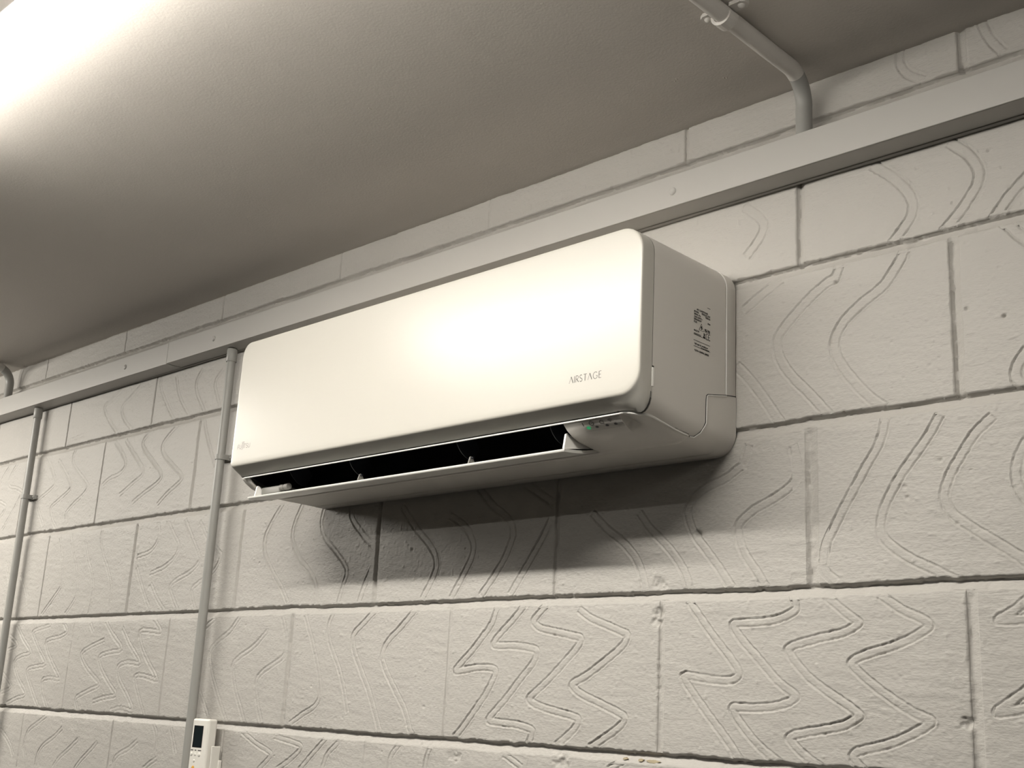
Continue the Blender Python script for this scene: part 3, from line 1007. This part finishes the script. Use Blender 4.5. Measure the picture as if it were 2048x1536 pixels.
under_strokes('display_edge', [([(x, 0.0195) for x in np.linspace(0.636, 0.704, 9)], 1)], 0.0007, 'display')
sv_ = [on_under(x, s) for s in (0.0075, 0.0115, 0.0155) for x in (0.6945, 0.7045)]
mesh('sensor_window', [(p[0], p[1] - 0.0003, p[2] - 0.0004) for p in sv_], [(0, 2, 3, 1), (2, 4, 5, 3)], 'display', ac)
IC = [0.6385, 0.6535, 0.6715, 0.6865]
S1, S2 = 0.0062, 0.0130
under_strokes('power_symbol', [([(IC[0], S1 - 0.0030), (IC[0], S1 + 0.0026)], 1)], 0.0016, 'grey_ink')
flat_disc('timer_symbol', IC[1], S1, 0.0044, 0.0040, 'grey_ink', ac, 0.62)
under_strokes('timer_hand', [([(IC[1], S1 - 0.0018), (IC[1], S1 + 0.0003), (IC[1] + 0.0014, S1 + 0.0003)], 1)], 0.0010, 'grey_ink')
under_strokes('economy_symbol', [([(IC[2] - 0.0032, S1 - 0.001), (IC[2] - 0.003, S1 + 0.0025), (IC[2] + 0.003, S1 + 0.0025), (IC[2] + 0.0032, S1 - 0.001), (IC[2], S1 - 0.0026), (IC[2] - 0.0032, S1 - 0.001)], 1)], 0.0015, 'grey_ink')
fan = []
for rr in (0.0012, 0.0030, 0.0046):
    fan.append(([(IC[3] + rr * math.sin(a), S1 + 0.0022 - rr * math.cos(a)) for a in np.linspace(-0.9, 0.9, 8)], 1))
under_strokes('wireless_symbol', fan, 0.0014, 'grey_ink')
flat_disc('power_indicator', IC[0] + 0.0062, S2, 0.0034, 0.0030, 'led', ac)['label'] = 'lit green indicator'
for x in IC[1:]:
    flat_disc('indicator', x + 0.0062, S2, 0.0030, 0.0022, 'lens', ac)

# outlet duct
DP = [(-0.1945, 0.2140), (-0.187, 0.255), (-0.165, 0.305), (-0.12, 0.325), (-0.08, 0.30), (-0.078, 0.25), (-0.095, 0.21), (-0.1135, 0.1872)]
dv, df = [], []
for x in (XO0 - 0.002, XO1 + 0.002):
    dv += [(x, y, z) for y, z in DP]
n = len(DP)
df = [(i, i + 1, i + 1 + n, i + n) for i in range(n - 1)] + [tuple(range(n)), tuple(range(2 * n - 1, n - 1, -1))]
mesh('outlet_duct', dv, df, 'duct', ac)
drum, dfa = tube_geo([(XO0 + 0.004, -0.125, 0.278), (XO1 - 0.004, -0.125, 0.278)], 0.036, 28)
mesh('fan_drum', drum, dfa, 'duct', ac)
for x in (-0.07, 0.10, 0.365, 0.56):
    pl = []
    for k in range(9):
        a = math.pi * (0.05 + 0.45 * k / 8)
        pl.append((-0.183 + 0.052 * (1 - math.cos(a * 0.9)), 0.246 - 0.052 * math.sin(a)))
    pl += [(-0.125, 0.215), (-0.15, 0.245)]
    prism('air_vane', pl, 'x', x, x + 0.0014, 'vane', ac)

# flap, opened a little, its hinge brackets and end arms
fl = empty('flap', (0.22, -0.115, 0.186))
fl.parent = ac
fl.location = (0.22 - 0.285, -0.115, 0.186 - 0.184)
bpy.data.objects.remove(fl)
N = 9
top, bot = [], []
for k in range(N):
    t = k / (N - 1)
    d = lerp(0.1165, 0.1885, t)
    z = lerp(0.1868, 0.1738, t) - 0.0022 * math.sin(math.pi * t)
    top.append((-d, z + 0.0024)); bot.append((-d, z - 0.0020))
poly = top + [(-0.1902, 0.1755), (-0.1908, 0.1738), (-0.1900, 0.1722)] + bot[::-1]
flap = prism('flap', poly, 'x', -0.1715, 0.604, 'white_gloss', ac)
flap.data.shade_smooth(); flap.data.set_sharp_from_angle(angle=math.radians(35))
for xb in (0.141, 0.4055):
    prism('hinge_bracket', [(-0.186, 0.1765), (-0.1825, 0.1875), (-0.1805, 0.1888), (-0.177, 0.1865), (-0.172, 0.1790)], 'x', xb - 0.001, xb + 0.0012, 'shaded_plastic', flap)
    tube('hinge_pin', [(xb - 0.003, -0.1800, 0.1862), (xb + 0.005, -0.1800, 0.1862)], 0.0018, 'vane', flap, 10)
prism('end_arm', [(-0.187, 0.1770), (-0.1835, 0.1985), (-0.181, 0.2005), (-0.176, 0.1985), (-0.132, 0.1930), (-0.124, 0.1885)], 'x', 0.597, 0.6005, 'lit_trim', flap, 0.0006)
prism('end_arm', [(-0.185, 0.1765), (-0.1815, 0.1955), (-0.179, 0.1970), (-0.172, 0.1950), (-0.130, 0.1915), (-0.124, 0.1880)], 'x', -0.1605, -0.1570, 'lit_trim', flap, 0.0006)
box('motor_cover', (-0.155, -0.174, 0.180), (-0.098, -0.135, 0.1945), 'shaded_plastic', ac, 0.003)
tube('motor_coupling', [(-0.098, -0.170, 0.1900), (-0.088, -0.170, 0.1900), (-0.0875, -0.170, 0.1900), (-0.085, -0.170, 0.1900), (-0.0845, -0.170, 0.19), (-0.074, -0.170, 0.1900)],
     [0.0056, 0.0056, 0.0046, 0.0046, 0.0058, 0.0058], 'shaded_plastic', ac, 14)

# seams of the service cover at the lower right corner
cx = AX1 + 0.0002
seam = [(cx, -0.0262, 0.2672), (cx, -0.050, 0.2622), (cx, -0.0705, 0.2582), (cx, -0.0735, 0.2560), (cx, -0.0745, 0.2500), (cx, -0.0748, 0.2300), (cx, -0.0752, 0.2170)]
for d, f_ in ((0.0775, 0.92), (0.083, 0.70), (0.091, 0.52), (0.100, 0.5)):
    i0 = NA + nb
    fi = i0 + f_ * NA
    a = surf(d, int(fi)); b = surf(d, min(int(fi) + 1, i0 + NA))
    t = fi - int(fi)
    seam.append(tuple(lerp(p, q, t) for p, q in zip(a, b)))
tube('cover_seam', seam, 0.0007, 'seam', ac, 6)
tube('cover_edge', [(p[0] + 0.0002, p[1] + 0.0013, p[2] - 0.0009) for p in seam], 0.0009, 'lit_trim', ac, 6)  # lighter tube paints in the lit bevel beside the seam
tube('chassis_edge', [(cx - 0.0004, -0.0252, 0.2665), (cx - 0.0004, -0.0252, 0.428), *[(AX1 - 0.036 + 0.0358 * math.cos(a), -0.0252, ZT - 0.036 + 0.0358 * math.sin(a)) for a in np.linspace(0.02, 1.35, 9)]],
     0.0010, 'lit_trim', ac, 6)  # lighter tube paints in the lit edge of the chassis
tube('cover_seam_back', [(cx, -0.0262, 0.2672), (cx, -0.012, 0.2692), (cx, -0.002, 0.2705)], 0.0007, 'seam', ac, 6)
# finger notch in the side of the front panel
box('panel_catch', (AX1 - 0.003, -0.1972, 0.2405), (AX1 + 0.0006, -0.1928, 0.2668), 'lit_trim', ac, 0.0006)
box('catch_slot', (AX1 - 0.002, -0.1972, 0.2672), (AX1 + 0.0003, -0.1932, 0.2692), 'seam', ac)


# printed names on the front
def front(x, z):
    return (x, -0.22275, z)


def letters(spec, x0, z0, h, track, glyphs):
    out = []
    x = x0
    for ch in spec:
        w, strokes = glyphs[ch]
        for pts, wf in strokes:
            out.append(([(x + p * h, z0 + q * h) for p, q in pts], wf))
        x += (w + track) * h
    return out, x


def arc(cx, cy, rx, ry, a0, a1, n=10):
    return [(cx + rx * math.cos(math.radians(lerp(a0, a1, k / n))), cy + ry * math.sin(math.radians(lerp(a0, a1, k / n)))) for k in range(n + 1)]


GL = {
    'A': (0.74, [([(0.0, 0.0), (0.36, 1.0)], 0.7), ([(0.36, 1.0), (0.74, 0.0)], 1.5)]),
    'I': (0.06, [([(0.03, 0.0), (0.03, 1.0)], 1.2)]),
    'R': (0.52, [([(0.04, 0.0), (0.04, 1.0)], 1.1), ([(0.04, 1.0), (0.24, 1.0)] + arc(0.24, 0.745, 0.24, 0.255, 88, -88) + [(0.12, 0.49)], 0.9), ([(0.2, 0.49), (0.56, 0.0)], 1.4)]),
    'S': (0.5, [(arc(0.25, 0.755, 0.22, 0.24, 35, 235, 10) + arc(0.25, 0.245, 0.235, 0.245, 70, -150, 12), 1.1)]),
    'T': (0.62, [([(0.0, 1.0), (0.62, 1.0)], 0.9), ([(0.31, 1.0), (0.31, 0.0)], 1.3)]),
    'G': (0.86, [(arc(0.46, 0.5, 0.43, 0.5, 45, 318, 20) + [(0.80, 0.42)], 1.0), ([(0.56, 0.43), (0.82, 0.43)], 0.8)]),
    'E': (0.46, [([(0.04, 0.0), (0.04, 1.0)], 1.3), ([(0.04, 1.0), (0.46, 1.0)], 0.8), ([(0.04, 0.52), (0.40, 0.52)], 0.8), ([(0.04, 0.0), (0.46, 0.0)], 0.8)]),
    'F': (0.46, [([(0.04, 0.0), (0.04, 1.0)], 1.1), ([(0.04, 1.0), (0.46, 1.0)], 0.9), ([(0.04, 0.52), (0.40, 0.52)], 0.9)]),
    'U': (0.66, [([(0.04, 1.0), (0.04, 0.35)] + arc(0.33, 0.33, 0.29, 0.33, 180, 360, 10) + [(0.62, 1.0)], 1.0)]),
    'J': (0.30, [([(0.0, -0.28), (0.16, -0.16), (0.22, 0.1), (0.24, 0.9), (0.24, 1.15)], 1.0)]),
}
st, xe = letters('AIRSTAGE', 0.6373, 0.2568, 0.0094, 0.22, GL)
xs_ = 0.6945 - 0.6373
k_ = xs_ / (xe - 0.22 * 0.0094 - 0.6373)
st = [([(0.6373 + (p - 0.6373) * k_, q) for p, q in pts], w) for pts, w in st]
v, f = [], []
ribbon_geo(st, 0.00078, front, v, f, 0)
mesh('front_lettering', v, f, 'grey_ink', ac)
st, xe = letters('FUJITSU', -0.1725, 0.2585, 0.0080, 0.16, GL)
k_ = (0.0395) / (xe - 0.16 * 0.008 + 0.1725)
st = [([(-0.1725 + (p + 0.1725) * k_, q) for p, q in pts], w) for pts, w in st]
cxl, czl = -0.1725 + 0.0395 * 0.415, 0.2585 + 0.0080 * 1.36
st.append((arc(cxl - 0.0016, czl, 0.0017, 0.0015, 0, 330, 10), 0.8))
st.append((arc(cxl + 0.0019, czl, 0.0020, 0.0017, 180, -150, 10), 0.8))
v, f = [], []
ribbon_geo(st, 0.00080, front, v, f, 0)
mesh('maker_lettering', v, f, 'pale_ink', ac)


# rating print on the right-hand side
def side(u, z):
    """u metres from the label's left edge, read from the right of the unit"""
    return (AX1 + 0.0003, -0.1050 + u, z)


def side_text(body, u0, u1, z, size):
    c = bpy.data.curves.new('print', 'FONT')
    c.body = body
    c.size = size
    c.resolution_u = 2
    c.offset = size * 0.035
    tmp = bpy.data.objects.new('print', c)
    COL.objects.link(tmp)
    dg = bpy.context.evaluated_depsgraph_get()
    me = bpy.data.meshes.new_from_object(tmp.evaluated_get(dg))
    bpy.data.objects.remove(tmp)
    bpy.data.curves.remove(c)
    co = np.array([v.co[:2] for v in me.vertices]) if len(me.vertices) else np.zeros((1, 2))
    w = co[:, 0].max() - co[:, 0].min()
    k = (u1 - u0) / w
    V = [side(u0 + (p[0] - co[:, 0].min()) * k, z + p[1]) for p in co]
    F = [tuple(p.vertices) for p in me.polygons]
    bpy.data.meshes.remove(me)
    return V, F


TV, TF = [], []
mmx = 0.000122
def add(VF):
    b = len(TV)
    TV.extend(VF[0]); TF.extend([tuple(i + b for i in f) for f in VF[1]])
def zy(y0):
    return 0.3787 - (y0 - 225) * 0.0000711
for body, a, b, y0 in (('AIR CONDITIONER', 240, 465, 252), ('MODEL', 192, 288, 308), ('INDOOR UNIT', 340, 510, 300), ('SERIAL No.', 192, 325, 362), ('50Hz', 415, 510, 345),
                       ('220-240V~', 192, 355, 416), ('REFRIGERANT', 192, 338, 468), ('R32', 192, 250, 520), ('IPX0', 460, 510, 455), ('MADE IN', 192, 292, 700),
                       ('Split type air conditioner', 205, 470, 965), ('Do not dispose', 330, 492, 1010), ('FUJITSU GENERAL LIMITED', 207, 488, 1105)):
    add(side_text(body, (a - 190) * mmx, (b - 190) * mmx, zy(y0) - 0.0022, 0.0036))
R_ = []
def rect(a, b, y0, y1):
    b0 = len(TV)
    TV.extend([side((a - 190) * mmx, zy(y1)), side((b - 190) * mmx, zy(y1)), side((b - 190) * mmx, zy(y0)), side((a - 190) * mmx, zy(y0))])
    TF.append((b0, b0 + 1, b0 + 2, b0 + 3))
rect(188, 510, 912, 921); rect(188, 510, 1035, 1044)
rect(190, 330, 766, 772); rect(190, 330, 779, 785); rect(190, 330, 793, 805)
rect(330, 510, 798, 806); rect(370, 416, 772, 800)
rect(450, 510, 134, 146)
ST = []
def sp(u, y0):
    return ((u - 190) * mmx, zy(y0))
# warning triangle with a flame, waste bin, conformity mark, manual and tool pictograms
ST += [([sp(340, 530), sp(290, 668), sp(390, 668), sp(340, 530), sp(290, 668)], 1.3), ([sp(342, 575), sp(328, 615), sp(338, 645), sp(352, 630), sp(342, 585)], 2.6)]
ST += [([sp(380, 708), sp(408, 708)], 1.4), ([sp(384, 712), sp(390, 765), sp(402, 765), sp(406, 712)], 1.6), ([sp(376, 770), sp(412, 705)], 1.2)]
for c in (452, 497):
    ST.append(([((c - 190) * mmx + 0.0030 * math.cos(t), zy(745) + 0.0046 * math.sin(t)) for t in np.linspace(1.0, 5.28, 12)], 1.6))
ST.append(([sp(478, 745), sp(502, 745)], 1.4))
for c in (428, 485):
    ST += [([sp(c - 22, 600), sp(c - 4, 612), sp(c - 4, 662), sp(c - 22, 652), sp(c - 22, 600)], 1.5), ([sp(c - 4, 612), sp(c + 16, 600), sp(c + 16, 652), sp(c - 4, 662)], 1.5), ([sp(c - 18, 620), sp(c + 12, 640)], 1.8)]
ribbon_geo(ST, 0.00062, side, TV, TF, 0)
mesh('rating_print', TV, TF, 'ink', ac)

# ------------------------------------------------------------------ remote control in its wall cradle
RX0, RX1, RZ1, RY = -0.5190, -0.4590, -0.2225, -0.0345
rem = empty('remote_control', ((RX0 + RX1) / 2, -0.012, -0.395), 'white remote control with a dark screen standing in its wall cradle', 'remote control')
o = box('remote_case', (RX0, RY, -0.395), (RX1, -0.0135, RZ1), 'remote', rem, 0.0045, 4)
box('screen_rim', (RX0 + 0.0085, RY - 0.0004, RZ1 - 0.0560), (RX0 + 0.0425, RY + 0.002, RZ1 - 0.0135), 'lcd_rim', rem, 0.0004)
box('screen', (RX0 + 0.0125, RY - 0.0006, RZ1 - 0.0540), (RX0 + 0.0405, RY + 0.002, RZ1 - 0.0155), 'lcd', rem)
for k, (x, w) in enumerate(((RX0 + 0.0045, 0.0095), (RX0 + 0.0195, 0.0060), (RX0 + 0.0310, 0.0120))):
    box('key_caption', (x, RY - 0.0002, RZ1 - 0.0622), (x + w, RY + 0.001, RZ1 - 0.0603), 'grey_ink', rem)
for x, r in ((RX0 + 0.0085, 0.0040), (RX0 + 0.0225, 0.0034), (RX0 + 0.0370, 0.0046)):
    dome('key', (x, RY, RZ1 - 0.0690), r, 0.0016, 'remote', rem)
dome('key', (RX0 + 0.0205, RY, RZ1 - 0.0815), 0.0034, 0.0014, 'remote', rem)
o = dome('power_key', (RX0 + 0.0200, RY, RZ1 - 0.0955), 0.0052, 0.0014, 'orange', rem)
o['label'] = 'orange power key'
cr = empty('remote_cradle', ((RX0 + RX1) / 2 + 0.006, 0.0, -0.41), 'white plastic wall cradle holding the remote control', 'cradle')
box('back_plate', (RX0 + 0.006, -0.0085, -0.405), (RX1 + 0.009, -0.0005, -0.300), 'remote', cr, 0.0015)
box('side_rail', (RX1 + 0.0035, -0.026, -0.405), (RX1 + 0.0075, -0.006, -0.2735), 'remote', cr, 0.0016, 3)
box('side_rail', (RX0 - 0.0075, -0.026, -0.405), (RX0 - 0.0035, -0.006, -0.2735), 'remote', cr, 0.0016, 3)
box('bottom_shelf', (RX0 - 0.0075, -0.036, -0.4050), (RX1 + 0.0075, -0.006, -0.4005), 'remote', cr, 0.0012)
